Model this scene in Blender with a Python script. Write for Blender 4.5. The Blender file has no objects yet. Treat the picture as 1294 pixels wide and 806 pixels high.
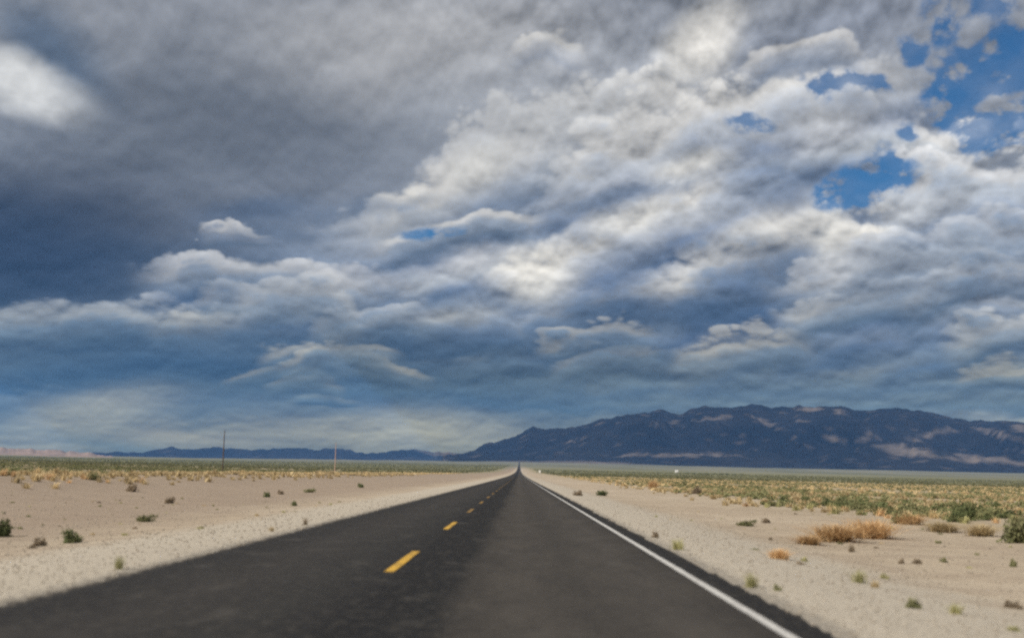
import bpy, bmesh, math, random
import numpy as np
from mathutils import Vector, Matrix, Euler, noise as mnoise
from mathutils.bvhtree import BVHTree

random.seed(7)
C = bpy.context.scene.collection
R = math.radians

# ------------------------------------------------------------------ camera
# metric set-up: the eye is 1.2 m above the road, the road runs along +Y
EYE = 1.2
FOCAL = 1650.0            # focal length in photo pixels (photo 1294 x 806)
PITCH, YAW, ROLL = 6.767, 0.4775, 1.40


def cam_matrix():
    return (Matrix.Rotation(R(YAW), 3, 'Z') @ Matrix.Rotation(R(90 + PITCH), 3, 'X') @ Matrix.Rotation(R(ROLL), 3, 'Z'))


CM = cam_matrix()


def pix_dir(px, py):
    return (CM @ Vector(((px - 647.0) / FOCAL, -(py - 403.0) / FOCAL, -1.0))).normalized()


def dir_pix(d):
    c = CM.transposed() @ Vector(d)
    return 647.0 - FOCAL * c.x / c.z, 403.0 + FOCAL * c.y / c.z


def azel(px, py):
    d = pix_dir(px, py)
    return math.degrees(math.atan2(d.x, d.y)), math.degrees(math.asin(d.z))


def make_camera():
    cd = bpy.data.cameras.new('camera')
    cam = bpy.data.objects.new('camera', cd)
    C.objects.link(cam)
    m = CM.to_4x4()
    m.translation = Vector((0, 0, EYE))
    cam.matrix_world = m
    cd.sensor_width = 36.0
    cd.lens = 36.0 * FOCAL / 1294.0
    cd.clip_start = 0.1
    cd.clip_end = 120000.0
    cd.dof.use_dof = True
    cd.dof.focus_distance = 900.0
    cd.dof.aperture_fstop = 1.1
    bpy.context.scene.camera = cam
    return cam


def lin(r, g, b):
    def f(c):
        c /= 255.0
        return c / 12.92 if c <= 0.04045 else ((c + 0.055) / 1.055) ** 2.4
    return (f(r), f(g), f(b), 1.0)


SUN_AZ, SUN_EL = -128.0, 38.0      # clockwise from +Y (ahead): behind the viewer, on the left
SUN = Vector((math.sin(R(SUN_AZ)) * math.cos(R(SUN_EL)), math.cos(R(SUN_AZ)) * math.cos(R(SUN_EL)), math.sin(R(SUN_EL))))
EXPOSURE = 0.35
K = 2.0 ** -EXPOSURE


class NT:
    """small helper for chaining nodes"""
    def __init__(self, tree):
        self.t = tree

    def n(self, kind, **kw):
        nd = self.t.nodes.new(kind)
        for k, v in kw.items():
            setattr(nd, k, v)
        return nd

    def put(self, sock, v):
        if isinstance(v, bpy.types.NodeSocket):
            self.t.links.new(v, sock)
        elif v is not None:
            sock.default_value = v

    def m(self, op, a, b=None, c=None, clamp=False):
        nd = self.n('ShaderNodeMath', operation=op, use_clamp=clamp)
        self.put(nd.inputs[0], a)
        if b is not None: self.put(nd.inputs[1], b)
        if c is not None: self.put(nd.inputs[2], c)
        return nd.outputs[0]

    def v(self, op, a, b=None):
        nd = self.n('ShaderNodeVectorMath', operation=op)
        self.put(nd.inputs[0], a)
        if b is not None:
            self.put(nd.inputs[3] if op == 'SCALE' else nd.inputs[1], b)
        return nd.outputs[0]

    def xyz(self, x, y, z=0.0):
        nd = self.n('ShaderNodeCombineXYZ')
        for s, val in zip(nd.inputs, (x, y, z)): self.put(s, val)
        return nd.outputs[0]

    def sep(self, v):
        nd = self.n('ShaderNodeSeparateXYZ')
        self.put(nd.inputs[0], v)
        return nd.outputs

    def noise(self, vec, scale, detail=4.0, rough=0.5, dist=0.0, dims='3D', lac=2.0, color=False):
        nd = self.n('ShaderNodeTexNoise', noise_dimensions=dims)
        self.put(nd.inputs['Vector'], vec)
        self.put(nd.inputs['Scale'], scale)
        self.put(nd.inputs['Detail'], detail)
        self.put(nd.inputs['Roughness'], rough)
        self.put(nd.inputs['Lacunarity'], lac)
        self.put(nd.inputs['Distortion'], dist)
        return nd.outputs['Color' if color else 'Fac']

    def mapr(self, v, a, b, c=0.0, d=1.0, smooth=False):
        nd = self.n('ShaderNodeMapRange', interpolation_type='SMOOTHSTEP' if smooth else 'LINEAR')
        nd.clamp = not smooth
        self.put(nd.inputs[0], v)
        for s, val in zip(nd.inputs[1:5], (a, b, c, d)): self.put(s, val)
        return nd.outputs[0]

    def mix(self, f, a, b, blend='MIX'):
        nd = self.n('ShaderNodeMix', data_type='RGBA', blend_type=blend)
        nd.clamp_factor = True
        self.put(nd.inputs[0], f)
        self.put(nd.inputs[6], a)
        self.put(nd.inputs[7], b)
        return nd.outputs[2]

    def ramp(self, f, stops, interp='LINEAR'):
        nd = self.n('ShaderNodeValToRGB')
        cr = nd.color_ramp
        cr.interpolation = interp
        while len(cr.elements) < len(stops):
            cr.elements.new(0.5)
        for e, (p, c) in zip(cr.elements, stops):
            e.position = p
        for e, (p, c) in zip(cr.elements, stops):
            e.color = c
        self.put(nd.inputs[0], f)
        return nd.outputs

# ------------------------------------------------------------------ sky
# the cloud cover of that afternoon, as banks and patches by azimuth and elevation (degrees)
def sky_patch(px, py, rx, ry, rot, col, amt):
    a, e = azel(px, py)
    return a, e, rx / 28.8, ry / 28.8, rot - ROLL, col, amt


PATCHES = [  # soft patches of the high deck: centre, radii, tilt, colour, strength
    (270, 160, 430, 170, 8, (110, 115, 123), .95),
    (75, 60, 130, 60, -35, (88, 104, 124), .8),
    (60, 285, 360, 120, 0, (80, 84, 93), .95),
    (150, 345, 330, 60, 3, (80, 91, 107), .85),
    (-10, 330, 230, 130, 0, (58, 70, 90), .85),
    (380, 235, 250, 50, 8, (122, 127, 136), .5),
    (330, 268, 120, 32, 10, (90, 104, 125), .7),
    (150, 452, 520, 55, 2, (78, 96, 116), .9),
    (470, 425, 350, 42, 3, (80, 102, 134), .8),
    (830, 405, 320, 45, 6, (84, 102, 131), .7),
    (740, 20, 210, 60, 15, (130, 134, 142), .8),
    (540, 50, 330, 120, 4, (172, 173, 175), .85),
    (1080, 30, 220, 50, 10, (142, 148, 160), .8),
    (885, 60, 130, 55, 45, (203, 202, 198), .8),
    (1180, 350, 300, 110, 5, (152, 162, 178), .6),
    (620, 498, 620, 32, 2, (92, 108, 126), .85),
    (115, 525, 190, 50, 12, (186, 182, 174), 1.0),
    (500, 540, 300, 46, 0, (192, 187, 177), 1.0),
    (1020, 490, 420, 45, 3, (138, 147, 158), .7),
    (36, 104, 125, 50, -12, (206, 208, 209), 1.0),
    (1260, 526, 110, 9, -3, (208, 208, 208), .8),
    (860, 515, 200, 14, 0, (150, 158, 168), .5),
]
LATE = [  # deep shade under the banks and the brightest heads
    (870, 396, 240, 40, 5, (74, 91, 114), .85), (975, 338, 150, 48, 16, (88, 103, 124), .75), (800, 330, 60, 40, 10, (110, 122, 140), .5), (1020, 236, 130, 20, 12, (104, 119, 142), .6), (600, 378, 190, 26, 3, (90, 108, 132), .55),
    (430, 438, 460, 40, 2, (74, 90, 112), .75), (130, 458, 330, 36, 0, (66, 84, 108), .7), (1130, 448, 260, 22, 3, (100, 119, 146), .5), (760, 258, 200, 16, 14, (106, 121, 142), .5),
    (1250, 332, 120, 22, 10, (98, 115, 142), .5), (10, 330, 230, 90, 0, (54, 63, 80), .6), (640, 130, 260, 110, 20, (166, 170, 176), .45), (1180, 60, 200, 60, 10, (146, 152, 163), .35), (470, 255, 120, 18, 16, (102, 116, 136), .5), (330, 300, 150, 18, 10, (92, 108, 130), .4),
    (620, 480, 400, 18, 2, (86, 102, 120), .55),
    (105, 522, 130, 40, 14, (184, 185, 186), .75), (380, 545, 180, 30, 0, (160, 160, 160), .6), (530, 542, 190, 32, 2, (190, 190, 188), .8), (240, 556, 160, 16, 0, (176, 174, 174), .6),
    (680, 345, 80, 56, 0, (226, 223, 214), .85), (975, 284, 110, 28, 12, (222, 219, 211), .7), (1042, 292, 42, 56, 0, (222, 220, 213), .75), (605, 206, 80, 40, 26, (220, 219, 214), .75),
    (870, 214, 90, 28, 20, (222, 220, 213), .75), (790, 278, 90, 24, 16, (218, 216, 209), .7), (590, 328, 60, 22, 10, (208, 206, 202), .5), (1250, 372, 80, 16, 12, (204, 203, 200), .5),
    (700, 150, 120, 60, 20, (194, 195, 195), .5), (1180, 268, 120, 34, 6, (208, 208, 206), .5), (1040, 165, 90, 40, 10, (212, 211, 208), .5), (905, 50, 80, 50, 50, (212, 210, 205), .6),
]
HOLES = [  # gaps that show the blue
    (1075, 105, 62, 16, -8, 1.2), (1035, 112, 16, 24, 20, 1.0), (1235, 95, 75, 40, 20, 1.3), (1290, 70, 60, 40, 0, 1.3),
    (1160, 65, 24, 20, -20, 1.0), (1195, 30, 30, 40, 10, .75), (1270, 160, 70, 34, 10, 1.3), (1205, 145, 34, 24, 0, 1.1), (945, 158, 30, 16, -15, 1.05),
    (1092, 236, 62, 28, 18, 1.6), (1122, 218, 22, 36, 10, 1.4), (1145, 165, 16, 14, 0, .9), (545, 291, 50, 10, 8, .62),
    (1228, 185, 22, 26, 0, .9), (1250, 15, 60, 24, 0, .6),
]
W1, W2, W3 = (224, 221, 213), (208, 207, 205), (188, 190, 193)
L1, L2, L3 = (184, 187, 191), (160, 167, 176), (140, 150, 163)
D0, D1, D2, D3 = (128, 138, 149), (107, 119, 133), (87, 101, 117), (74, 90, 107)
BANKS = [  # cumulus banks, farthest first: crest centre, half length, depth, tilt, sag of the ends, crest colour, body, base, strength, roughness of the crest
    (560, 518, 280, 46, 2, .3, (160, 166, 172), (152, 156, 160), (126, 138, 150), .6, .5),
    (110, 500, 130, 55, -10, .4, (172, 173, 175), (146, 154, 164), (112, 132, 156), .75, .6),
    (1000, 478, 380, 40, 2, .2, (150, 163, 178), (126, 143, 164), (108, 130, 158), .7, .6),
    (555, 450, 50, 14, 2, .3, (176, 182, 188), (124, 140, 160), D2, .8, .4),
    (416, 500, 36, 9, 2, .2, (184, 190, 196), (136, 150, 168), D2, .9, .3),
    (340, 470, 420, 60, 2, .2, (96, 118, 147), (78, 104, 138), (74, 102, 138), .6, .7),
    (1060, 452, 330, 40, 3, .2, (168, 176, 184), (126, 142, 163), (96, 118, 150), .8, .8),
    (760, 440, 180, 34, 3, .3, (150, 160, 174), (116, 134, 158), D2, .8, .8),
    (850, 424, 130, 34, 5, .4, (192, 194, 195), (150, 159, 170), D1, .85, .9),
    (1085, 414, 120, 44, 4, .4, W3, (146, 155, 168), (92, 112, 144), .9, .8),
    (1260, 392, 150, 56, 12, .3, (200, 200, 199), (152, 161, 174), (94, 114, 146), .9, .8),
    (620, 398, 300, 50, 3, .3, (128, 141, 159), (98, 117, 145), D3, .85, .8),
    (200, 392, 300, 76, 9, .25, (192, 192, 190), (118, 133, 152), (74, 99, 134), .95, .6),
    (40, 384, 150, 50, 8, .2, (170, 175, 182), (104, 124, 149), D3, .9, .5),
    (440, 362, 140, 56, -2, .4, W2, (138, 149, 164), (82, 104, 136), .95, .9),
    (1000, 378, 150, 60, 24, .4, W2, (160, 167, 177), (100, 117, 145), .95, .9),
    (1190, 368, 190, 60, 10, .4, W3, (140, 151, 168), (88, 108, 143), .9, .9),
    (345, 328, 150, 48, 6, .4, W3, (136, 146, 160), (88, 107, 138), .9, .8),
    (303, 286, 40, 22, 10, .5, W2, (158, 163, 172), D1, .75, 1.35),
    (510, 326, 140, 60, 14, .4, W2, (158, 165, 175), (96, 114, 142), .95, .9),
    (655, 338, 120, 76, 5, .6, W1, (190, 192, 193), (112, 127, 150), 1.0, 1.0),
    (600, 286, 90, 80, 12, .6, W2, (180, 184, 188), (104, 121, 147), 1.0, .9),
    (860, 322, 200, 92, 12, .4, W3, (120, 134, 154), (76, 96, 130), 1.0, .9),
    (800, 275, 190, 74, 17, .4, W1, (178, 182, 188), (102, 119, 145), 1.0, .9),
    (965, 282, 160, 120, 14, .35, W1, (150, 160, 173), (78, 98, 132), 1.0, .8),
    (1095, 262, 90, 130, 4, .5, W1, (186, 189, 193), (116, 131, 154), 1.0, .9),
    (1250, 262, 170, 90, 14, .3, (204, 205, 205), (162, 171, 182), (96, 115, 147), 1.0, .8),
    (720, 205, 290, 84, 14, .4, (196, 197, 197), (170, 174, 180), (94, 112, 138), .95, .8),
    (590, 192, 130, 76, 26, .4, W1, (166, 172, 179), (102, 117, 141), .9, .6),
    (930, 198, 180, 92, 22, .3, W1, (184, 187, 191), (92, 110, 138), 1.0, .9),
    (1080, 122, 150, 100, -4, .35, (212, 211, 208), (184, 188, 192), (116, 131, 154), 1.0, 1.0),
    (1225, 190, 100, 90, 4, .5, (206, 207, 208), (176, 183, 192), (120, 138, 165), 1.0, 1.0),
    (700, 125, 190, 100, 22, .4, (202, 201, 198), (178, 181, 185), (126, 138, 155), .85, .9),
    (905, 110, 230, 96, 24, .4, (204, 203, 200), (174, 178, 184), (108, 122, 146), .9, .9),
    (685, 38, 44, 30, 6, .7, (206, 205, 202), (176, 178, 182), (148, 154, 165), .9, 1.0),
    (1015, 38, 70, 44, 12, .7, (206, 205, 203), (172, 176, 183), (140, 150, 166), .8, 1.0),
]


# the many small heaps between the big banks
_r = random.Random(23)
_nb = len(BANKS)
for _i in range(34):
    _y = 250 + 225 * _r.random() ** .9
    _x = 230 + 1080 * _r.random()
    if _y < 262 + max(0, (520 - _x)) * .22: _y = min(_y + 90, 470)
    if (740 < _x < 1060 and 285 < _y < 405) or math.hypot(_x - 680, _y - 345) < 95:
        continue      # room for the big shaded bank and its bright head
    _s = (620 - _y) / 330.0
    _c = _r.choice(((206, 205, 202), (198, 198, 197), (190, 192, 194), (212, 210, 205)))
    _f = 1.0 if _y < 400 else .88
    _c = tuple(int(v * _f) for v in _c)
    BANKS.append((_x, _y, (40 + 70 * _r.random()) * _s + 20, (26 + 26 * _r.random()) * _s + 8, _r.uniform(2, 16), _r.uniform(.4, .8), _c, (150, 159, 170) if _y < 400 else (128, 142, 160), D2, _r.uniform(.45, .8), _r.uniform(.8, 1.1)))
BANKS[_nb:] = sorted(BANKS[_nb:], key=lambda b: -b[1])


def local(g, xy, a, e, rx, ry, rot):
    """position relative to a tilted ellipse, in units of its radii"""
    c, s = math.cos(R(rot)), math.sin(R(rot))
    u = g.m('MULTIPLY_ADD', xy[0], c / rx, g.m('MULTIPLY_ADD', xy[1], s / rx, -(a * c + e * s) / rx))
    v = g.m('MULTIPLY_ADD', xy[0], -s / ry, g.m('MULTIPLY_ADD', xy[1], c / ry, (a * s - e * c) / ry))
    return u, v


def radial(g, xy, a, e, rx, ry, rot):
    u, v = local(g, xy, a, e, rx, ry, rot)
    return g.m('SUBTRACT', 1.0, g.m('SQRT', g.m('MULTIPLY_ADD', u, u, g.m('MULTIPLY', v, v))))


def sub_tree(g, name, ins, build):
    """a node group with the given input sockets; build(group, inputs) returns its one output socket"""
    t = bpy.data.node_groups.new(name, 'ShaderNodeTree')
    for nm, kind in ins:
        t.interface.new_socket(nm, in_out='INPUT', socket_type=kind)
    colour = ins[0][1] == 'NodeSocketColor'
    t.interface.new_socket('result', in_out='OUTPUT', socket_type='NodeSocketColor' if colour else 'NodeSocketFloat')
    s = NT(t)
    gi = s.n('NodeGroupInput')
    res = build(s, [gi.outputs[i] for i in range(len(ins))])
    go = s.n('NodeGroupOutput')
    t.links.new(res, go.inputs[0])
    return t


def use_tree(g, t, values):
    nd = g.n('ShaderNodeGroup')
    nd.node_tree = t
    for i, v in enumerate(values):
        g.put(nd.inputs[i], v)
    return nd.outputs[0]


FLT, COL = 'NodeSocketFloat', 'NodeSocketColor'


def patch_chunk(items):
    def build(g, i):
        col = i[0]
        for p in items:
            a, e, rx, ry, rot, c, amt = sky_patch(*p)
            col = g.mix(g.mapr(radial(g, i[1:3], a, e, rx, ry, rot), 0, .85, 0, amt, True), col, lin(*c))
        return col
    return build


def bank_chunk(items):
    def build(g, i):
        col, edge = i[0], i[3]
        for px, py, hl, dep, rot, sag, c1, c2, c3, amt, rough in items:
            a, e = azel(px, py)
            s, tt = local(g, i[1:3], a, e, hl / 28.8 * 1.25, dep / 28.8, rot * .8 - ROLL)
            s2 = g.m('MULTIPLY', s, s)
            # depth below the crest: 0 at the crest, 1 at the base
            q = g.m('MULTIPLY_ADD', s2, sag, tt)
            q = g.m('MULTIPLY_ADD', g.m('MULTIPLY', edge, g.mapr(q, -.8, .1, .22, 1.0, True)), -rough * 1.5, q)
            f = g.m('MULTIPLY_ADD', q, -1 / 1.6, .25 / 1.6)
            body = g.mix(g.mapr(f, .28, .52, 0, 1, True), lin(*c1), lin(*c2))
            body = g.mix(g.mapr(f, .50, .80, 0, 1, True), body, lin(*c3))
            al = g.m('MULTIPLY', g.mapr(f, .05, .22, 0, 1, True), g.mapr(f, .70, 1.0, .95, 0, True))
            al = g.m('MULTIPLY', al, g.mapr(s2, .25, 1.0, amt, 0.0, True))
            col = g.mix(al, col, body)
        return col
    return build


def build_sky():
    w = bpy.data.worlds.new('World')
    w.use_nodes = True
    t = w.node_tree
    t.nodes.clear()
    g = NT(t)
    d = g.n('ShaderNodeTexCoord').outputs['Generated']
    dx, dy, dz = g.sep(d)
    az = g.m('MULTIPLY', g.m('ARCTAN2', dx, dy), 180 / math.pi)
    el = g.m('MULTIPLY', g.m('ARCSINE', dz), 180 / math.pi)
    elc = g.m('MAXIMUM', el, -3.0)
    # puffs get smaller and flatter towards the horizon
    ca = g.m('MULTIPLY', az, .055)
    ce = g.m('MULTIPLY', g.m('LOGARITHM', g.m('ADD', elc, 6.5), math.e), 1.55)
    cc = g.xyz(ca, g.m('MULTIPLY_ADD', ca, -.09, ce))
    # swirl of the air, used to bend every outline
    wob = g.noise(cc, 2.3, 4.0, .5, color=True)
    wob = g.v('SUBTRACT', wob, (.5, .5, .5))
    ccw = g.v('ADD', cc, g.v('SCALE', wob, .09))
    fb = g.noise(ccw, 4.4, 8.0, .55)
    vor = g.n('ShaderNodeTexVoronoi', feature='F1')
    g.put(vor.inputs['Vector'], ccw)
    vor.inputs['Scale'].default_value = 6.0
    vor.inputs['Detail'].default_value = 3.0
    vor.inputs['Roughness'].default_value = .55
    pf = vor.outputs['Distance']
    vor2 = g.n('ShaderNodeTexVoronoi', feature='F1')
    g.put(vor2.inputs['Vector'], g.v('ADD', ccw, (-.004, .03, 0)))
    vor2.inputs['Scale'].default_value = 6.0
    vor2.inputs['Detail'].default_value = 3.0
    vor2.inputs['Roughness'].default_value = .55
    fb2 = g.noise(g.v('ADD', ccw, (-.006, .045, 0)), 4.4, 8.0, .55)
    # relief: brighter where the cloud thins upwards, towards the light
    rel = g.m('ADD', g.m('MULTIPLY', g.m('SUBTRACT', vor2.outputs['Distance'], pf), .85), g.m('MULTIPLY', g.m('SUBTRACT', fb, fb2), 1.1))
    edge = g.m('ADD', g.m('MULTIPLY', g.m('SUBTRACT', 1.0, pf), .8), g.m('MULTIPLY', g.m('SUBTRACT', fb, .5), 1.0))
    # angular position bent by the swirl (more when higher up)
    amp = g.mapr(elc, 0, 16, .7, 2.6)
    sk = g.v('ADD', g.xyz(az, el), g.v('MULTIPLY', g.v('SCALE', wob, amp), (1.3, .6, 0)))
    sk = g.v('ADD', sk, g.xyz(0, g.m('MULTIPLY', g.m('SUBTRACT', fb, .5), g.m('MULTIPLY', amp, .8))))
    skc = g.sep(sk)[:2]
    el_s = skc[1]
    # the gaps keep their place; only their rims are eaten by puffs
    skh_ = g.sep(g.v('ADD', g.xyz(az, el), g.v('SCALE', wob, 1.6)))[:2]
    vor3 = g.n('ShaderNodeTexVoronoi', feature='F1')
    g.put(vor3.inputs['Vector'], ccw)
    vor3.inputs['Scale'].default_value = 15.0
    vor3.inputs['Detail'].default_value = 3.0
    vor3.inputs['Roughness'].default_value = .5
    edge2 = g.m('ADD', g.m('MULTIPLY', g.m('SUBTRACT', .92, vor3.outputs['Distance']), 1.3), g.m('MULTIPLY', g.m('SUBTRACT', g.noise(ccw, 16.0, 6.0, .6), .5), 1.0))

    fine_n = g.m('SUBTRACT', g.noise(ccw, 24.0, 5.0, .6), .5)
    # tie the coordinates to the finished noises, so the shader evaluates bank after bank (a wide graph overflows its stack)
    tie = g.m('MULTIPLY', g.m('ADD', g.m('ADD', edge, edge2), g.m('ADD', rel, fine_n)), 1e-6)
    skc = [g.m('ADD', c, tie) for c in skc]
    skhc = [g.m('ADD', c, tie) for c in skh_]
    el_s = skc[1]

    stops = [(-4, (132, 140, 146)), (0.2, (148, 153, 157)), (1.6, (144, 150, 155)), (3.4, (116, 128, 142)), (5.2, (104, 119, 138)),
             (8.0, (132, 145, 163)), (12, (146, 153, 164)), (17, (150, 154, 161)), (24, (146, 150, 158)), (60, (150, 154, 160))]
    col = g.ramp(g.m('MULTIPLY_ADD', el_s, 1 / 64.0, 4 / 64.0), [((s + 4) / 64.0, lin(*c)) for s, c in stops])[0]
    pin = (('colour', COL), ('x', FLT), ('y', FLT))

    def run(col, items, chunk, nm, n, extra=()):
        ins = pin + tuple(('edge', FLT) for _ in extra)
        for i in range(0, len(items), n):
            col = use_tree(g, sub_tree(g, nm, ins, chunk(items[i:i + n])), (col, skc[0], skc[1]) + tuple(extra))
        return col
    col = run(col, PATCHES, patch_chunk, 'sky_patches', 8)
    col = run(col, BANKS[:_nb], bank_chunk, 'cloud_banks', 5, (edge,))
    col = run(col, LATE, patch_chunk, 'sky_shades', 8)
    col = run(col, BANKS[_nb:], bank_chunk, 'cloud_heaps', 5, (edge,))
    # gaps
    hole = None
    for p in HOLES:
        a, e, rx, ry, rot, _c, amt = sky_patch(*p[:5], None, p[5])
        h = g.m('MULTIPLY', radial(g, skhc, a, e, rx * 1.25, ry * 1.25, rot), amt)
        hole = h if hole is None else g.m('MAXIMUM', hole, h)
    hole = g.m('SUBTRACT', hole, g.m('MULTIPLY', g.m('MULTIPLY', edge2, 1.25), g.mapr(hole, .0, .6)))
    hole = g.mapr(hole, .10, .85, 0, g.mapr(fb, .34, .66, 1.0, .65), True)
    # relief of the single puffs
    ra = g.mapr(el, .5, 7, .6, 1.1)
    a, e, rx, ry, rot, _c, _a = sky_patch(260, 150, 620, 300, 8, None, 1)
    ra = g.m('MULTIPLY', ra, g.mapr(radial(g, skc, a, e, rx, ry, rot), .05, .6, 1.0, .45, True))
    relm = g.m('MULTIPLY_ADD', rel, ra, 1.0)
    fine = g.m('MULTIPLY_ADD', fine_n, .05, relm)
    # low clouds tinted warmer in their colour, to offset the blue haze box
    warm = g.mix(g.mapr(el, .5, 9, 0, 1, True), (1.06, .98, .63, 1), (1.02, 1.0, .97, 1))
    col = g.v('MULTIPLY', col, warm)
    gm = g.n('ShaderNodeGamma')
    g.put(gm.inputs[0], col)
    gm.inputs[1].default_value = 1.16
    col = g.v('SCALE', gm.outputs[0], 1.17)
    col = g.v('SCALE', col, g.m('MAXIMUM', g.m('MULTIPLY', fine, K), .2))
    sky = g.n('ShaderNodeTexSky', sky_type='NISHITA')
    sky.sun_disc = False
    sky.sun_elevation = R(SUN_EL)
    sky.sun_rotation = R(SUN_AZ)
    sky.altitude = 1500.0
    sky.dust_density = .4
    sky.ozone_density = 2.0
    b_sky = g.n('ShaderNodeBackground')
    g.put(b_sky.inputs[0], g.mix(1.0, sky.outputs[0], (.30, .72, 1.0, 1), 'MULTIPLY'))
    b_sky.inputs[1].default_value = 0.055
    b_cl = g.n('ShaderNodeBackground')
    g.put(b_cl.inputs[0], col)
    b_cl.inputs[1].default_value = 1.0
    ms = g.n('ShaderNodeMixShader')
    g.put(ms.inputs[0], hole)
    t.links.new(b_cl.outputs[0], ms.inputs[1])
    t.links.new(b_sky.outputs[0], ms.inputs[2])
    out = g.n('ShaderNodeOutputWorld')
    t.links.new(ms.outputs[0], out.inputs[0])
    bpy.context.scene.world = w
    w.cycles.sampling_method = 'MANUAL'
    w.cycles.sample_map_resolution = 512


def make_sun():
    sd = bpy.data.lights.new('sun', 'SUN')
    s = bpy.data.objects.new('sun', sd)
    C.objects.link(s)
    sd.energy = 4.6
    sd.angle = R(.53)
    sd.color = (1.0, .93, .82)
    s.rotation_euler = SUN.to_track_quat('Z', 'Y').to_euler()
    s.location = (-400, -200, 300)


def render_settings():
    sc = bpy.context.scene
    sc.render.engine = 'CYCLES'
    sc.view_settings.view_transform = 'Standard'
    sc.view_settings.look = 'None'
    sc.view_settings.exposure = EXPOSURE
    sc.view_settings.gamma = 1.0
    sc.view_settings.use_curve_mapping = False
    sc.cycles.max_bounces = 4
    sc.cycles.diffuse_bounces = 2
    sc.cycles.glossy_bounces = 2
    sc.cycles.transparent_max_bounces = 8
    sc.cycles.volume_bounces = 0
    sc.cycles.use_denoising = False
    sc.cycles.filter_width = 2.3

# ------------------------------------------------------------------ helpers for things
def tag(o, label=None, cat=None, group=None, kind=None):
    if label: o['label'] = label
    if cat: o['category'] = cat
    if group: o['group'] = group
    if kind: o['kind'] = kind
    return o


def link(name, me, mat=None, parent=None, smooth=False):
    o = bpy.data.objects.new(name, me)
    C.objects.link(o)
    if mat is not None and not me.materials:
        me.materials.append(mat)
    if parent is not None:
        o.parent = parent
    if smooth:
        me.polygons.foreach_set('use_smooth', [True] * len(me.polygons))
    return o


def empty(name, loc, rz=0.0):
    o = bpy.data.objects.new(name, None)
    o.empty_display_size = .3
    C.objects.link(o)
    o.location = loc
    o.rotation_euler = (0, 0, rz)
    return o


def mesh_np(name, verts, faces, tint=None):
    """faces: int array (n, k); tint: one value per vertex"""
    verts = np.asarray(verts, np.float32)
    faces = np.asarray(faces, np.int32)
    k = faces.shape[1]
    me = bpy.data.meshes.new(name)
    me.vertices.add(len(verts))
    me.vertices.foreach_set('co', verts.ravel())
    me.loops.add(faces.size)
    me.loops.foreach_set('vertex_index', faces.ravel())
    me.polygons.add(len(faces))
    me.polygons.foreach_set('loop_start', np.arange(0, faces.size, k, dtype=np.int32))
    me.polygons.foreach_set('loop_total', np.full(len(faces), k, np.int32))
    me.update(calc_edges=True)
    if tint is not None:
        at = me.attributes.new('tint', 'FLOAT', 'POINT')
        at.data.foreach_set('value', np.asarray(tint, np.float32))
    return me


def sstep(x, a, b):
    t = np.clip((np.asarray(x, float) - a) / (b - a), 0, 1)
    return t * t * (3 - 2 * t)


# ------------------------------------------------------------------ terrain
ROAD_L, ROAD_R, CENTRE, EDGE_LINE = -4.37, 2.60, -1.535, 2.13

_rs = np.linspace(0, 60000, 6001)
_slope = np.where(_rs < 2500, 3.1e-6 * _rs, .00775 + (_rs - 2500) * 1.05e-6)
_slope = np.where(_rs > 8600, np.maximum(.0142 - (_rs - 8600) * 2e-5, 0), _slope)
_zs = np.concatenate([[0], np.cumsum((_slope[1:] + _slope[:-1]) * .5 * 10)])


def vnoise(x, y, seed=0):
    """smooth value noise, vectorised"""
    x = np.asarray(x, float); y = np.asarray(y, float)
    xi = np.floor(x).astype(np.int64); yi = np.floor(y).astype(np.int64)
    fx = x - xi; fy = y - yi
    fx = fx * fx * fx * (fx * (fx * 6 - 15) + 10); fy = fy * fy * fy * (fy * (fy * 6 - 15) + 10)

    def h(i, j):
        n = (i * 374761393 + j * 668265263 + seed * 974634777) & 0x7fffffff
        n = ((n ^ (n >> 13)) * 1274126177) & 0x7fffffff
        return ((n ^ (n >> 16)) & 0xffff) / 65535.0
    return (h(xi, yi) * (1 - fx) + h(xi + 1, yi) * fx) * (1 - fy) + (h(xi, yi + 1) * (1 - fx) + h(xi + 1, yi + 1) * fx) * fy


def fbm(x, y, octs=5, seed=0, gain=.5):
    s = np.zeros(np.broadcast(x, y).shape); a = 1.0; t = 0.0
    for i in range(octs):
        s = s + a * vnoise(x, y, seed + i * 17); t += a
        a *= gain; x = x * 2.03 + 11.3; y = y * 2.03 - 7.7
    return s / t


def ridged(x, y, octs=5, seed=0):
    s = np.zeros(np.broadcast(x, y).shape); a = 1.0; t = 0.0; w = 1.0
    for i in range(octs):
        n = 1 - np.abs(2 * vnoise(x, y, seed + i * 31) - 1)
        n = n * n * w
        w = np.clip(n * 1.6, 0, 1)
        s = s + a * n; t += a
        a *= .5; x = x * 2.07 + 5.1; y = y * 2.07 - 3.3
    return s / t


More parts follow.
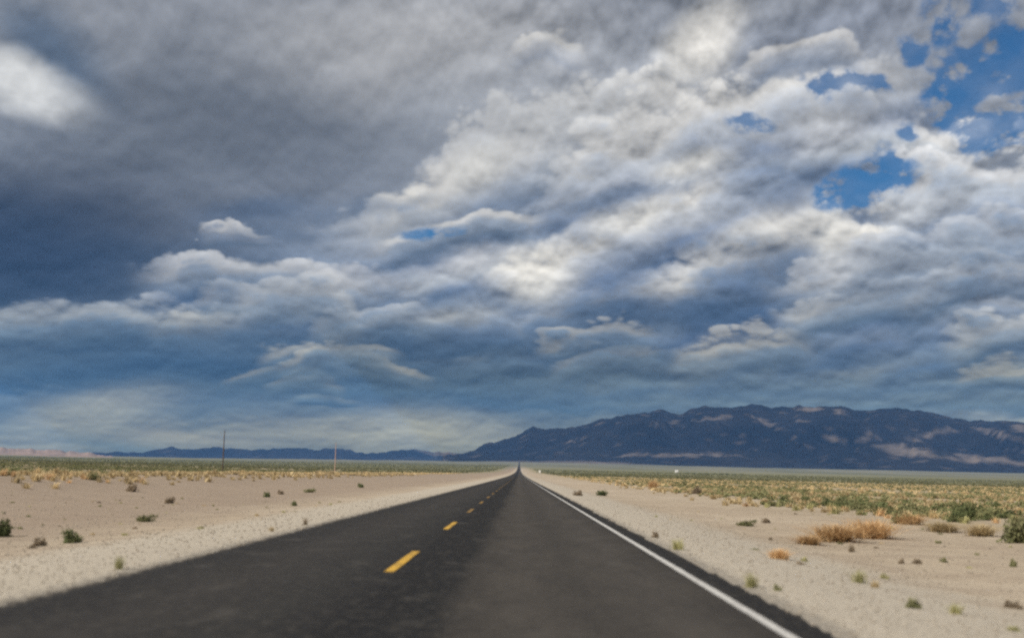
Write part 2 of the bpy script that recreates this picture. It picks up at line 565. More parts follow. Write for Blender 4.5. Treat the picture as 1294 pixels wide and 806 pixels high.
def ground_z(x, y):
    x = np.asarray(x, float); y = np.asarray(y, float)
    r = np.hypot(x, y)
    az = np.degrees(np.arctan2(x, np.maximum(y, 1e-3)))
    k = .60 + .48 * sstep(az, -22, 4)
    k = np.where(r > 2600, k, 1 + (k - 1) * sstep(r, 900, 2600))
    z = np.interp(r, _rs, _zs) * k
    off = np.maximum(np.maximum(ROAD_L - x, x - ROAD_R), 0)
    m = sstep(off, .3, 9)
    near = 1 - sstep(r, 250, 900)
    z = z - .22 * sstep(off, .2, 4.5) * near                               # low road bank
    z = z + m * near * (.34 * (fbm(x / 16, y / 16, 4, 3) - .5) + .10 * (fbm(x / 2.6, y / 2.6, 4, 9) - .5))
    # sand heaped up along the left edge of the cleared strip
    z = z + near * .55 * np.exp(-((x + 31) / 7.0) ** 2) * (.6 + .8 * fbm(x / 7, y / 7, 3, 21))
    z = z + sstep(r, 400, 1500) * m * (r / 1500.0) * 1.2 * (fbm(x / 260, y / 260, 4, 5) - .5)
    return z


def gz(x, y):
    return float(ground_z(np.array([x]), np.array([y]))[0])


def on_ground(px, py):
    """the point of the plain seen at a photo pixel"""
    d = pix_dir(px, py)
    t = EYE / max(-d.z, 1e-4)
    for _ in range(12):
        z = gz(d.x * t, d.y * t)
        t = min(max((EYE - z) / max(-d.z, 1e-4), 1.0), 3000.0)
    return d.x * t, d.y * t


def build_ground():
    rr = np.concatenate([np.geomspace(2.0, 21000, 250)])
    ang = np.concatenate([np.arange(-180, -34, 4.0), np.arange(-34, 34, .25), np.arange(34, 180, 4.0)])
    A, RR = np.meshgrid(np.radians(ang), rr)
    X = np.sin(A) * RR; Y = np.cos(A) * RR
    Z = ground_z(X, Y)
    inside = (X > ROAD_L + .12) & (X < ROAD_R - .12)
    Z = Z - np.where(inside, .05, 0)
    n, m = A.shape
    verts = np.stack([X, Y, Z], -1).reshape(-1, 3)
    i, j = np.meshgrid(np.arange(n - 1), np.arange(m), indexing='ij')
    j2 = (j + 1) % m
    q = np.stack([i * m + j, i * m + j2, (i + 1) * m + j2, (i + 1) * m + j], -1).reshape(-1, 4)
    # close the middle under the viewer
    c = len(verts)
    verts = np.vstack([verts, [[0, 0, -.05]]])
    me = mesh_np('ground', verts, q[:, ::-1])
    bm = bmesh.new(); bm.from_mesh(me); bm.verts.ensure_lookup_table()
    for k in range(m):
        bm.faces.new((bm.verts[c], bm.verts[k], bm.verts[(k + 1) % m]))
    bmesh.ops.recalc_face_normals(bm, faces=bm.faces)
    bm.to_mesh(me); bm.free()
    o = link('ground', me, ground_material(), smooth=True)
    if me.polygons[len(me.polygons) // 2].normal.z < 0:
        me.flip_normals()
    return tag(o, kind='structure')


def new_mat(name):
    m = bpy.data.materials.new(name)
    m.use_nodes = True
    m.node_tree.nodes.clear()
    return m, NT(m.node_tree)


def finish(m, g, col, rough=.9, bump=None, dist=.02, strength=.6, spec=.2, trans=None):
    b = g.n('ShaderNodeBsdfPrincipled')
    g.put(b.inputs['Base Color'], col)
    g.put(b.inputs['Roughness'], rough)
    g.put(b.inputs['Specular IOR Level'], spec)
    if bump is not None:
        bp = g.n('ShaderNodeBump')
        bp.inputs['Strength'].default_value = strength
        bp.inputs['Distance'].default_value = dist
        g.put(bp.inputs['Height'], bump)
        g.put(b.inputs['Normal'], bp.outputs[0])
    sh = b.outputs[0]
    if trans is not None:
        t = g.n('ShaderNodeBsdfTranslucent')
        g.put(t.inputs[0], col)
        ms = g.n('ShaderNodeMixShader')
        ms.inputs[0].default_value = trans
        m.node_tree.links.new(sh, ms.inputs[1])
        m.node_tree.links.new(t.outputs[0], ms.inputs[2])
        sh = ms.outputs[0]
    o = g.n('ShaderNodeOutputMaterial')
    m.node_tree.links.new(sh, o.inputs[0])
    return m


def ground_material():
    m, g = new_mat('desert_ground')
    P = g.n('ShaderNodeNewGeometry').outputs['Position']
    x, y, z = g.sep(P)
    r = g.m('SQRT', g.m('ADD', g.m('MULTIPLY', x, x), g.m('MULTIPLY', y, y)))
    n_big = g.noise(P, .06, 4, .55)
    n_mid = g.noise(P, .7, 5, .6)
    n_fine = g.noise(P, 9.0, 5, .65)
    n_peb = g.noise(P, 34.0, 3, .6)
    sand = g.mix(g.mapr(n_big, .35, .65, 0, 1, True), (.37, .302, .222, 1), (.445, .375, .288, 1))
    sand = g.mix(g.mapr(n_mid, .38, .66, 0, .75, True), sand, (.30, .238, .18, 1))
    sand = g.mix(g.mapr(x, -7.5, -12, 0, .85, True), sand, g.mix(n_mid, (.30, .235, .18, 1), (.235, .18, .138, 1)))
    # bladed gravel shoulders, paler and greyer than the sand beyond
    off = g.m('MAXIMUM', g.m('SUBTRACT', ROAD_L, x), g.m('SUBTRACT', x, ROAD_R))
    off_w = g.m('ADD', off, g.m('MULTIPLY', g.m('SUBTRACT', n_mid, .5), 2.2))
    grav = g.mix(g.mapr(n_fine, .35, .65, 0, 1), (.37, .33, .27, 1), (.47, .425, .355, 1))
    sh = g.m('MULTIPLY', g.mapr(off_w, 1.9, 3.6, .85, 0, True), g.mapr(y, 60, 600, 1, .5))
    sand = g.mix(sh, sand, grav)
    # dark asphalt crumbs next to the seal
    crumbs = g.m('MULTIPLY', g.mapr(g.m('ADD', off, g.m('MULTIPLY', g.m('SUBTRACT', n_fine, .5), 1.0)), .0, .22, 1, 0, True), .55)
    sand = g.mix(crumbs, sand, (.10, .095, .09, 1))
    sand = g.mix(g.mapr(n_peb, .54, .68, 0, .45), sand, (.19, .155, .12, 1))
    sand = g.mix(g.mapr(n_peb, .42, .32, 0, .6), sand, (.52, .48, .42, 1))
    # dry grass litter and low cover farther from the road
    lit = g.noise(g.v('MULTIPLY', P, (1, .45, 1)), .22, 5, .6)
    cov_side = g.m('MAXIMUM', g.mapr(x, 8, 30, 0, 1, True), g.mapr(x, -24, -48, 0, 1, True))
    cov_far = g.mapr(r, 150, 900, 0, 1, True)
    cov = g.m('MULTIPLY', cov_side, g.mapr(lit, .40, .60, .1, .85, True))
    sand = g.mix(cov, sand, (.30, .245, .135, 1))
    veg = g.noise(g.v('MULTIPLY', P, (1, .6, 1)), .055, 6, .65)
    vegc = g.mix(g.mapr(veg, .40, .62, 0, 1), (.13, .14, .068, 1), (.24, .225, .125, 1))
    off_far = g.m('MULTIPLY', g.mapr(off, 6, 40, 0, 1, True), g.mapr(r, 300, 1500, 0, .9, True))
    sand = g.mix(off_far, sand, vegc)
    # far fans at the foot of the mountains: pale gravel with sage
    fan = g.noise(g.v('MULTIPLY', P, (1, .35, 1)), .0022, 6, .6)
    fanc = g.mix(g.mapr(fan, .40, .62, 0, 1, True), (.135, .138, .095, 1), (.21, .20, .145, 1))
    sand = g.mix(g.m('MULTIPLY', g.mapr(r, 2200, 4500, 0, .9, True), g.mapr(g.m('DIVIDE', x, g.m('MAXIMUM', y, 1.0)), -.33, -.08, .35, 1, True)), sand, fanc)
    bump = g.m('ADD', g.m('MULTIPLY', n_fine, 1.0), g.m('ADD', g.m('MULTIPLY', n_peb, .45), g.m('MULTIPLY', n_mid, 2.0)))
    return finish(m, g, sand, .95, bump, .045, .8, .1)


# ------------------------------------------------------------------ road
def road_material():
    m, g = new_mat('asphalt')
    P = g.n('ShaderNodeNewGeometry').outputs['Position']
    x, y, z = g.sep(P)
    st = g.v('MULTIPLY', P, (1.0, .22, 1.0))
    n1 = g.noise(st, 1.7, 6, .7)
    n2 = g.noise(g.v('MULTIPLY', P, (1.0, .45, 1.0)), 9.0, 6, .75)
    n3 = g.noise(P, 60.0, 3, .6)
    wob = g.m('MULTIPLY', g.m('SUBTRACT', g.noise(st, .5, 3, .5), .5), .5)
    xw = g.m('ADD', x, wob)
    # polished, dusty lanes are paler; the seam beside the centre line and the edges are dark
    pro = g.ramp(g.mapr(xw, -4.5, 2.7), [
        (0.0, (.020, .0195, .020, 1)), (.08, (.024, .023, .023, 1)), (.20, (.036, .033, .031, 1)), (.33, (.026, .025, .024, 1)), (.405, (.016, .0155, .016, 1)),
        (.44, (.009, .009, .010, 1)), (.525, (.011, .011, .0115, 1)), (.56, (.044, .039, .034, 1)), (.63, (.060, .053, .046, 1)), (.72, (.046, .041, .036, 1)), (.82, (.062, .055, .048, 1)),
        (.90, (.042, .037, .032, 1)), (.935, (.014, .0135, .0135, 1)), (1.0, (.011, .0105, .011, 1))])[0]
    col = g.mix(g.mapr(n1, .36, .64, 0, .42), pro, (.013, .0125, .013, 1))
    col = g.mix(g.mapr(n2, .50, .66, 0, .5), col, (.075, .068, .060, 1))
    col = g.mix(g.mapr(n3, .58, .70, 0, .7), col, (.13, .12, .11, 1))
    # blown sand along the edges and worn pale scuffs
    edge = g.m('MINIMUM', g.m('SUBTRACT', x, ROAD_L), g.m('SUBTRACT', ROAD_R + .05, x))
    dust = g.m('MULTIPLY', g.mapr(g.m('ADD', edge, g.m('MULTIPLY', g.m('SUBTRACT', n2, .5), .7)), .0, .16, .6, 0, True), g.mapr(n1, .3, .6, .3, 1))
    col = g.mix(dust, col, (.30, .26, .21, 1))
    sc = g.noise(g.v('MULTIPLY', P, (1.6, .7, 1)), 1.1, 3, .5)
    col = g.mix(g.mapr(sc, .57, .74, 0, .38, True), col, (.08, .073, .065, 1))
    bump = g.m('ADD', n2, g.m('MULTIPLY', n3, .6))
    return finish(m, g, col, g.mapr(n2, .3, .7, .75, .95), bump, .008, .6, .12)


def paint_material(name, col, worn, amt):
    m, g = new_mat(name)
    P = g.n('ShaderNodeNewGeometry').outputs['Position']
    n = g.noise(P, 18.0, 5, .7)
    n2 = g.noise(P, 2.2, 3, .6)
    w = g.m('ADD', g.m('MULTIPLY', n, .65), g.m('MULTIPLY', n2, .35))
    c = g.mix(g.mapr(w, .46, .62, 0, amt), col, worn)
    return finish(m, g, c, .7, n, .004, .5, .3)


def strip(name, x0, x1, ys, z_up, mat, jag=0.0, cols=1, seed=0):
    """a sheet along the road between x0 and x1 that follows the ground"""
    ys = np.asarray(ys, float)
    n = len(ys)
    fade = 1.0 / (1.0 + ys.clip(0) / 60.0)
    jl = jag * (fbm(ys / .55, ys * 0 + 3.3, 4, seed + 1) - .5) * 2
    jr = jag * (fbm(ys / .55, ys * 0 + 8.1, 4, seed + 2) - .5) * 2
    t = np.linspace(0, 1, cols + 1)
    XL = x0 + jl; XR = x1 + jr
    X = XL[:, None] * (1 - t) + XR[:, None] * t
    Y = np.repeat(ys[:, None], cols + 1, 1)
    xc = np.full_like(X, (ROAD_L + ROAD_R) / 2)
    Z = ground_z(xc, Y) + z_up
    Z = Z + np.where(np.hypot(X, Y) > 700, .10, 0)
    k = cols + 1
    V = np.stack([X, Y, Z], -1).reshape(-1, 3)
    i, j = np.meshgrid(np.arange(n - 1), np.arange(cols), indexing='ij')
    F = np.stack([i * k + j, i * k + j + 1, (i + 1) * k + j + 1, (i + 1) * k + j], -1).reshape(-1, 4)
    return link(name, mesh_np(name, V, F), mat)


def build_road():
    ys = np.concatenate([np.arange(-30, 4, 1.0), np.arange(4, 40, .12), np.arange(40, 120, .5), np.geomspace(120, 8800, 260)])
    rd = strip('road', ROAD_L, ROAD_R, ys, .0, road_material(), .17, 8, 5)
    tag(rd, kind='structure')
    wl = strip('white_edge_line', EDGE_LINE - .05, EDGE_LINE + .05, ys[ys < 2500], .005, paint_material('white_road_paint', (.52, .51, .49, 1), (.16, .15, .14, 1), .55), .006, 1, 11)
    tag(wl, kind='structure')
    ypaint = paint_material('yellow_road_paint', (.58, .34, .04, 1), (.10, .075, .04, 1), .9)
    yworn = paint_material('worn_yellow_paint', (.26, .15, .03, 1), (.05, .042, .035, 1), .95)
    y0, cycle, ln = 15.9, 12.2, 4.2
    k = 0
    while y0 + cycle * k < 420:
        a = y0 + cycle * k
        d = strip('centre_dash', CENTRE - .058, CENTRE + .058, np.linspace(a, a + ln, 16),   .005, ypaint if k < 2 else yworn, .008, 1, 30 + k)
        tag(d, kind='structure')
        k += 1


# ------------------------------------------------------------------ mountains
RIGHT_RIDGE = [(560, 577), (590, 571.5), (597, 569), (612, 561), (640, 554), (660, 547), (668, 541), (674, 537), (680, 540), (690, 541.5), (715, 541), (735, 537), (757, 529), (772, 527.5), (790, 524), (805, 521),
               (820, 520), (833, 516), (838, 517), (850, 522), (862, 522.5), (875, 515), (890, 512), (914, 513.5), (940, 512.5), (950, 510), (962, 510), (972, 514), (1000, 513), (1010, 511), (1030, 513), (1050, 511.5),
               (1063, 512), (1080, 517), (1100, 518), (1120, 516), (1135, 515), (1160, 518), (1185, 522), (1205, 527), (1225, 530.5), (1245, 531), (1270, 531), (1294, 533), (1360, 541), (1440, 556), (1520, 566), (1640, 590), (1760, 622)]
LEFT_RIDGE = [(-160, 578), (-60, 577), (60, 576), (100, 573), (125, 571.5), (150, 570.5), (180, 572), (205, 566), (217, 563), (230, 568), (255, 566), (275, 565), (300, 567.5), (340, 567.5), (365, 566), (380, 566), (400, 568),
              (420, 566), (440, 567), (455, 572), (480, 572), (495, 569), (520, 567), (545, 570), (565, 571), (590, 573), (640, 578), (720, 588)]


def mountain_mesh(name, ridge, r_foot, r_ridge, r_back, spur_w, seed, sharp=1.35, foot_lift=0.0):
    pts = [azel(*p) for p in ridge]
    aa = np.array([p[0] for p in pts]); ee = np.array([p[1] for p in pts])
    az = np.arange(aa[0], aa[-1], .05)
    el = np.interp(az, aa, ee)
    nr = 84
    tr = np.linspace(0, 1.35, nr)
    AZ, T = np.meshgrid(np.radians(az), tr, indexing='ij')
    rid = np.tan(np.radians(el))
    jag = (fbm(az * 4.5, az * 0 + seed, 4, seed) - .5) * .0022
    rr_ridge = r_ridge * (1 + .10 * (fbm(az / 4.0, az * 0 + 1.7, 3, seed + 4) - .5))
    rr = np.where(T <= 1, r_foot + (rr_ridge[:, None] - r_foot) * T, rr_ridge[:, None] + (T - 1) / .35 * (r_back - rr_ridge[:, None]))
    X = np.sin(AZ) * rr; Y = np.cos(AZ) * rr
    base = ground_z(X, Y)
    top = EYE + rr_ridge * (rid + jag)
    base_r = np.take_along_axis(base, np.full((len(az), 1), int(np.argmin(np.abs(tr - 1)))), 1)
    rise = np.maximum(top[:, None] - base_r, -40)
    # spurs and gullies run down from the ridge
    u = X / spur_w; v = Y / (spur_w * 1.9)
    sp = ridged(u + .35 * fbm(u * .7, v * .7, 3, seed + 8), v, 5, seed + 2)
    sp2 = ridged(u * 2.7 + 4, v * 2.7, 4, seed + 6)
    body = T ** sharp
    f = body + (sp - .42) * .62 * np.clip(T * 2.4, 0, 1) * np.clip((1 - T) * 2.2, 0, 1) + (sp2 - .4) * .16 * np.clip(T * 4, 0, 1) * np.clip((1 - T) * 3.5, 0, 1)
    f = np.clip(f, 0, .60 + .40 * np.clip(T, 0, 1) ** 3)
    f = np.where(T > 1, np.maximum(1 - (np.clip(T - 1, 0, 1) / .35) ** 1.3 * 1.1, -.1), f)
    Z = base * np.clip(1 - f * .0, 0, 1) + rise * f - 6 * (1 - np.clip(T * 12, 0, 1))
    V = np.stack([X, Y, Z], -1).reshape(-1, 3)
    n, k = AZ.shape
    i, j = np.meshgrid(np.arange(n - 1), np.arange(k - 1), indexing='ij')
    F = np.stack([i * k + j, (i + 1) * k + j, (i + 1) * k + j + 1, i * k + j + 1], -1).reshape(-1, 4)
    return mesh_np(name, V, F)


def mountain_material():
    m, g = new_mat('desert_rock')
    P = g.n('ShaderNodeNewGeometry').outputs['Position']
    n1 = g.noise(P, .0016, 6, .6)
    n2 = g.noise(P, .012, 6, .65)
    c = g.mix(g.mapr(n1, .38, .64, 0, 1, True), (.095, .077, .064, 1), (.18, .145, .118, 1))
    c = g.mix(g.mapr(n2, .40, .66, 0, .6), c, (.055, .05, .042, 1))
    return finish(m, g, c, .95, n2, 14.0, .7, .1)


def build_mountains():
    mat = mountain_material()
    me = mountain_mesh('mountain_range', RIGHT_RIDGE, 8700, 12800, 16000, 900.0, 3)
    o1 = tag(link('mountain_range', me, mat, smooth=True), kind='structure')
    me = mountain_mesh('distant_mountains', LEFT_RIDGE, 14200, 16600, 18500, 1100.0, 40)
    o2 = tag(link('distant_mountains', me, mat, smooth=True), kind='structure')
    # low pale rise on the skyline at the far left
    mp, g = new_mat('pale_hill')
    P = g.n('ShaderNodeNewGeometry').outputs['Position']
    c = g.mix(g.mapr(g.noise(P, .01, 5, .6), .4, .62), (.34, .24, .19, 1), (.22, .17, .14, 1))
    finish(mp, g, c, .95, None)
    me = mountain_mesh('low_hill', [(-420, 566), (-300, 556), (-160, 558), (-60, 562), (0, 565), (30, 567), (70, 569), (110, 572), (150, 577)], 7200, 8800, 9900, 700.0, 70, 1.1)
    o3 = tag(link('low_hill', me, mp, smooth=True), kind='structure')
    return o1, o2, o3


# ------------------------------------------------------------------ cloud deck added out of view to shade the mountains, gaps cut for sunlit slopes
LIT = [  # where the sun breaks through on the slopes, seen in the photo: centre, radii, tilt
    (905, 528, 30, 4, 4), (965, 534, 32, 3.5, -22), (1022, 518, 20, 3.5, 0), (1062, 520, 10, 4, 0), (1056, 556, 20, 5, -6), (1094, 554, 18, 6, 22), (1112, 564, 22, 3, 0),
    (1170, 551, 40, 5, 20), (1200, 545, 26, 4, 5), (1262, 549, 40, 5, -16), (850, 575, 90, 3, 0), (1150, 571, 36, 6, -3), (1230, 580, 90, 5, -5), (1290, 586, 50, 4, -5), (1290, 541, 16, 6, 0), (840, 535, 20, 4, 10)]


def in_lit(px, py):
    nz = mnoise.fractal(Vector((px / 16.0, py / 5.0, 2.2)), 1.0, 2.0, 4)
    best = 0.0
    for cx, cy, rx, ry, rot in LIT:
        c, s = math.cos(R(rot)), math.sin(R(rot))
        dx, dy = px - cx, -(py - cy)
        u = (c * dx + s * dy) / rx; v = (-s * dx + c * dy) / ry
        best = max(best, 1.0 - math.hypot(u, v) * .75)
    return float(sstep(best + nz * .26, .06, .55))


def build_shade_deck(targets):
    H, cell = 4600.0, 64.0
    trees = []
    for o in targets:
        me = o.data
        trees.append(BVHTree.FromPolygons([v.co for v in me.vertices], [tuple(p.vertices) for p in me.polygons]))
    d = -SUN
    keep = {}
    rnd = random.Random(3)
    xs = np.arange(-13500, 3600, cell); ys = np.arange(4600, 14600, cell)
    for ix, x in enumerate(xs):
        for iy, y in enumerate(ys):
            hit = None
            o = Vector((x, y, H))
            for t in trees:
                h = t.ray_cast(o, d)
                if h[0] is not None and (hit is None or h[3] < hit[1]):
                    hit = (h[0], h[3])
            if hit is None:
                p = o + d * (H / SUN.z)
            else:
                p = hit[0]
            if p.y < 7000:
                continue
            px, py = dir_pix((p - Vector((0, 0, EYE))).normalized())
            foot = float(np.interp(px, [100, 380, 500, 590, 660, 760, 850, 890, 1000, 1100, 1294, 1500], [583, 586, 588, 583, 581.5, 583.5, 588, 590, 591.5, 593.5, 602, 610]))
            if px < 110 or px > 1900 or py > foot or (px < 560 and p.y < 13500) or rnd.random() < .06 + .94 * in_lit(px, py):
                continue
            # keep the deck above the picture
            cp = dir_pix((o - Vector((0, 0, EYE))).normalized())
            if -40 < cp[0] < 1334 and cp[1] > -12:
                continue
            keep[(ix, iy)] = cp
    worst = max([p[1] for p in keep.values() if -60 < p[0] < 1354] or [-999])
    print('cloud deck cells', len(keep), 'lowest picture row', worst)
    bm = bmesh.new()
    vt = {}

    def v(ix, iy, up):
        k = (ix, iy, up)
        if k not in vt:
            x = xs[0] + (ix - .5) * cell; y = ys[0] + (iy - .5) * cell
            n = mnoise.fractal(Vector((x / 900, y / 900, up * 3.1)), 1.0, 2.0, 4)
            vt[k] = bm.verts.new((x + 18 * mnoise.noise(Vector((x / 140, y / 140, 5))), y + 18 * mnoise.noise(Vector((x / 140, y / 140, 9))), H + (34 + 20 * n if up else -15 * n)))
        return vt[k]
    for (ix, iy) in keep:
        q = [(ix, iy), (ix + 1, iy), (ix + 1, iy + 1), (ix, iy + 1)]
        bm.faces.new([v(a, b, 1) for a, b in q])
        bm.faces.new([v(a, b, 0) for a, b in reversed(q)])
        for (da, db), (p0, p1) in (((0, -1), (q[0], q[1])), ((1, 0), (q[1], q[2])), ((0, 1), (q[2], q[3])), ((-1, 0), (q[3], q[0]))):
            if (ix + da, iy + db) not in keep:
                bm.faces.new([v(*p0, 0), v(*p1, 0), v(*p1, 1), v(*p0, 1)])
    me = bpy.data.meshes.new('cloud_shade_deck')
    bm.to_mesh(me); bm.free()
    m, g = new_mat('cloud')  # even white for the added shading deck
    finish(m, g, (.85, .85, .86, 1), 1.0, None, trans=.0)
    return tag(link('cloud_shade_deck', me, m, smooth=True), kind='structure')


def build_haze():
    me = bpy.data.meshes.new('haze')
    bm = bmesh.new()
    bmesh.ops.create_cube(bm, size=1.0)
    bm.to_mesh(me); bm.free()
    m = bpy.data.materials.new('haze_air')
    m.use_nodes = True
    t = m.node_tree
    t.nodes.clear()
    v = t.nodes.new('ShaderNodeVolumePrincipled')
    v.inputs['Color'].default_value = (.15, .43, 1.0, 1)
    v.inputs['Density'].default_value = 2.9e-5
    v.inputs['Anisotropy'].default_value = 0.0
    o = t.nodes.new('ShaderNodeOutputMaterial')
    t.links.new(v.outputs[0], o.inputs['Volume'])
    ob = link('haze', me, m)
    lo, hi = -60.0, 1120.0
    ob.scale = (43000, 43000, hi - lo)
    ob.location = (0, 0, (hi + lo) / 2)
    tag(ob, kind='stuff')
    return ob

# ------------------------------------------------------------------ plants
def leaf_material(name, c0, c1, c2, trans=.25):
    m, g = new_mat(name)
    at = g.n('ShaderNodeAttribute', attribute_name='tint')
    oi = g.n('ShaderNodeObjectInfo')
    c = g.ramp(at.outputs['Fac'], [(0.0, c0), (.5, c1), (1.0, c2)])[0]
    c = g.v('SCALE', c, g.mapr(oi.outputs['Random'], 0, 1, .75, 1.25))
    return finish(m, g, c, .8, None, spec=.15, trans=trans)


def rot_rows(n, rng):
    """n random orthonormal frames as three (n, 3) arrays"""
    a = rng.normal(size=(n, 3)); a /= np.linalg.norm(a, axis=1, keepdims=True)
    b = rng.normal(size=(n, 3)); b -= (a * b).sum(1, keepdims=True) * a
    b /= np.linalg.norm(b, axis=1, keepdims=True)
    return a, b


def leaf_cloud(rng, n, size, lobes, flat=.8):
    """leaf faces clustered on twigs inside a lumpy low dome of unit radius"""
    lob = rng.normal(size=(lobes, 3)); lob[:, 2] = np.abs(lob[:, 2]) * .8 + .15
    lob /= np.linalg.norm(lob, axis=1, keepdims=True)
    lob = lob * rng.uniform(.12, .72, (lobes, 1))
    lob[:, 2] *= flat
    rad = rng.uniform(.26, .46, lobes)
    tw = 7
    nt = max(n // tw, 1)
    li = rng.integers(0, lobes, nt)
    u = rng.normal(size=(nt, 3)); u /= np.linalg.norm(u, axis=1, keepdims=True)
    c = lob[li] + u * (rad[li] * rng.uniform(.1, 1.0, nt) ** .5)[:, None]
    c[:, 2] = np.abs(c[:, 2]) * 1.0 + .04
    cen = np.repeat(c, tw, 0) + rng.normal(size=(nt * tw, 3)) * .07
    cen[:, 2] = np.maximum(cen[:, 2], .02)
    k = len(cen)
    a, b = rot_rows(k, rng)
    s = size * rng.uniform(.6, 1.4, (k, 1))
    V = np.stack([cen - a * s, cen + b * s * .45, cen + a * s, cen - b * s * .45], 1)
    tint = np.repeat(np.repeat(rng.uniform(0, 1, lobes)[li] * .55, tw) + rng.uniform(0, .45, k), 4)
    return V.reshape(-1, 3), np.arange(k * 4).reshape(-1, 4), tint


def stem_rods(rng, n, h, r):
    V = []; F = []
    for i in range(n):
        az = rng.uniform(0, 2 * math.pi); lean = rng.uniform(.25, 1.0)
        p = np.zeros(3); p[:2] = rng.normal(size=2) * .05
        d = np.array([math.cos(az) * lean, math.sin(az) * lean, 1.0]); d /= np.linalg.norm(d)
        b0 = len(V)
        for s in range(4):
            q = p + d * h * s / 3 + np.array([math.cos(az), math.sin(az), 0]) * .06 * s * s / 9
            rr = r * (1 - .25 * s)
            for t in range(3):
                V.append(q + np.array([math.cos(t * 2.094), math.sin(t * 2.094), 0]) * rr)
        for s in range(3):
            for t in range(3):
                a = b0 + s * 3 + t; b = b0 + s * 3 + (t + 1) % 3
                F.append((a, b, b + 3, a + 3))
    return np.array(V), np.array(F), np.zeros(len(V))


def blade_tuft(rng, n, h, spread, width):
    """curving grass blades from one root, unit scale"""
    az = rng.uniform(0, 2 * math.pi, n)
    lean = np.abs(rng.normal(size=n)) * spread
    hh = h * rng.uniform(.5, 1.1, n)
    root = rng.normal(size=(n, 2)) * .16
    dirx = np.cos(az); diry = np.sin(az)
    V = np.zeros((n, 5, 3))
    px = -diry; py = dirx
    for i, (f, w) in enumerate(((0, 1.0), (.55, .8))):
        out = lean * f ** 1.5
        cx = root[:, 0] + dirx * out; cy = root[:, 1] + diry * out; cz = hh * f
        for sgn, j in ((-1, 0), (1, 1)):
            V[:, i * 2 + j, 0] = cx + px * width * w * sgn
            V[:, i * 2 + j, 1] = cy + py * width * w * sgn
            V[:, i * 2 + j, 2] = cz
    V[:, 4, 0] = root[:, 0] + dirx * lean; V[:, 4, 1] = root[:, 1] + diry * lean; V[:, 4, 2] = hh * .97
    # the tip as a narrow quad
    V = np.concatenate([V, V[:, 4:5] + np.stack([px, py, px * 0], -1)[:, None, :] * width * .2], 1)
    base = np.arange(n)[:, None] * 6
    F = np.concatenate([base + np.array([0, 1, 3, 2]), base + np.array([2, 3, 5, 4])])
    t = np.repeat(rng.uniform(0, 1, n), 6)
    return V.reshape(-1, 3), F, t


PLANT = {}


def plant_kit():
    g1 = leaf_material('sage_leaf', (.13, .14, .065, 1), (.21, .21, .10, 1), (.30, .28, .15, 1))
    g2 = leaf_material('creosote_leaf', (.075, .095, .042, 1), (.13, .15, .066, 1), (.21, .21, .10, 1))
    y1 = leaf_material('straw', (.42, .31, .16, 1), (.56, .44, .25, 1), (.66, .54, .34, 1), .3)
    o1 = leaf_material('russet_brush', (.50, .31, .15, 1), (.66, .44, .23, 1), (.76, .56, .32, 1), .3)
    yg = leaf_material('young_weed', (.30, .29, .12, 1), (.40, .38, .18, 1), (.50, .46, .25, 1), .3)
    br = leaf_material('dead_brush', (.17, .13, .09, 1), (.24, .185, .125, 1), (.31, .245, .17, 1), .1)
    wd = leaf_material('twig_bark', (.12, .095, .07, 1), (.14, .11, .08, 1), (.16, .12, .09, 1), 0.05)
    PLANT['mats'] = dict(sage=g1, creosote=g2, straw=y1, russet=o1, weed=yg, dead=br, twig=wd)
    rng = np.random.default_rng(5)
    PLANT['foliage'] = [mesh_np('foliage', *leaf_cloud(rng, 1500, .075, 14)) for _ in range(5)]
    PLANT['stems'] = [mesh_np('stems', *stem_rods(rng, 12, .75, .016)) for _ in range(2)]
    PLANT['grass'] = [mesh_np('grass_blades', *blade_tuft(rng, 150, .9, .45, .014)) for _ in range(4)]
    PLANT['brush'] = [mesh_np('brush', *blade_tuft(rng, 620, .8, .62, .013)) for _ in range(3)]
    # light versions for plants of a few pixels
    PLANT['far_shrub'] = [leaf_cloud(rng, 90, .15, 6) for _ in range(6)]
    PLANT['mid_shrub'] = [mesh_np('shrub', *leaf_cloud(rng, 420, .10, 10)) for _ in range(6)]
    PLANT['mid_grass'] = [mesh_np('grass_tuft', *blade_tuft(rng, 60, .9, .5, .03)) for _ in range(4)]
    PLANT['tiny_shrub'] = [leaf_cloud(rng, 28, .26, 4) for _ in range(6)]
    PLANT['far_grass'] = [blade_tuft(rng, 30, .9, .5, .075) for _ in range(5)]


_mesh_cache = {}


def mesh_with(me, mat):
    k = (me.name, mat.name)
    if k not in _mesh_cache:
        c = me if not me.materials else me.copy()
        c.materials.clear(); c.materials.append(mat)
        _mesh_cache[k] = c
    return _mesh_cache[k]


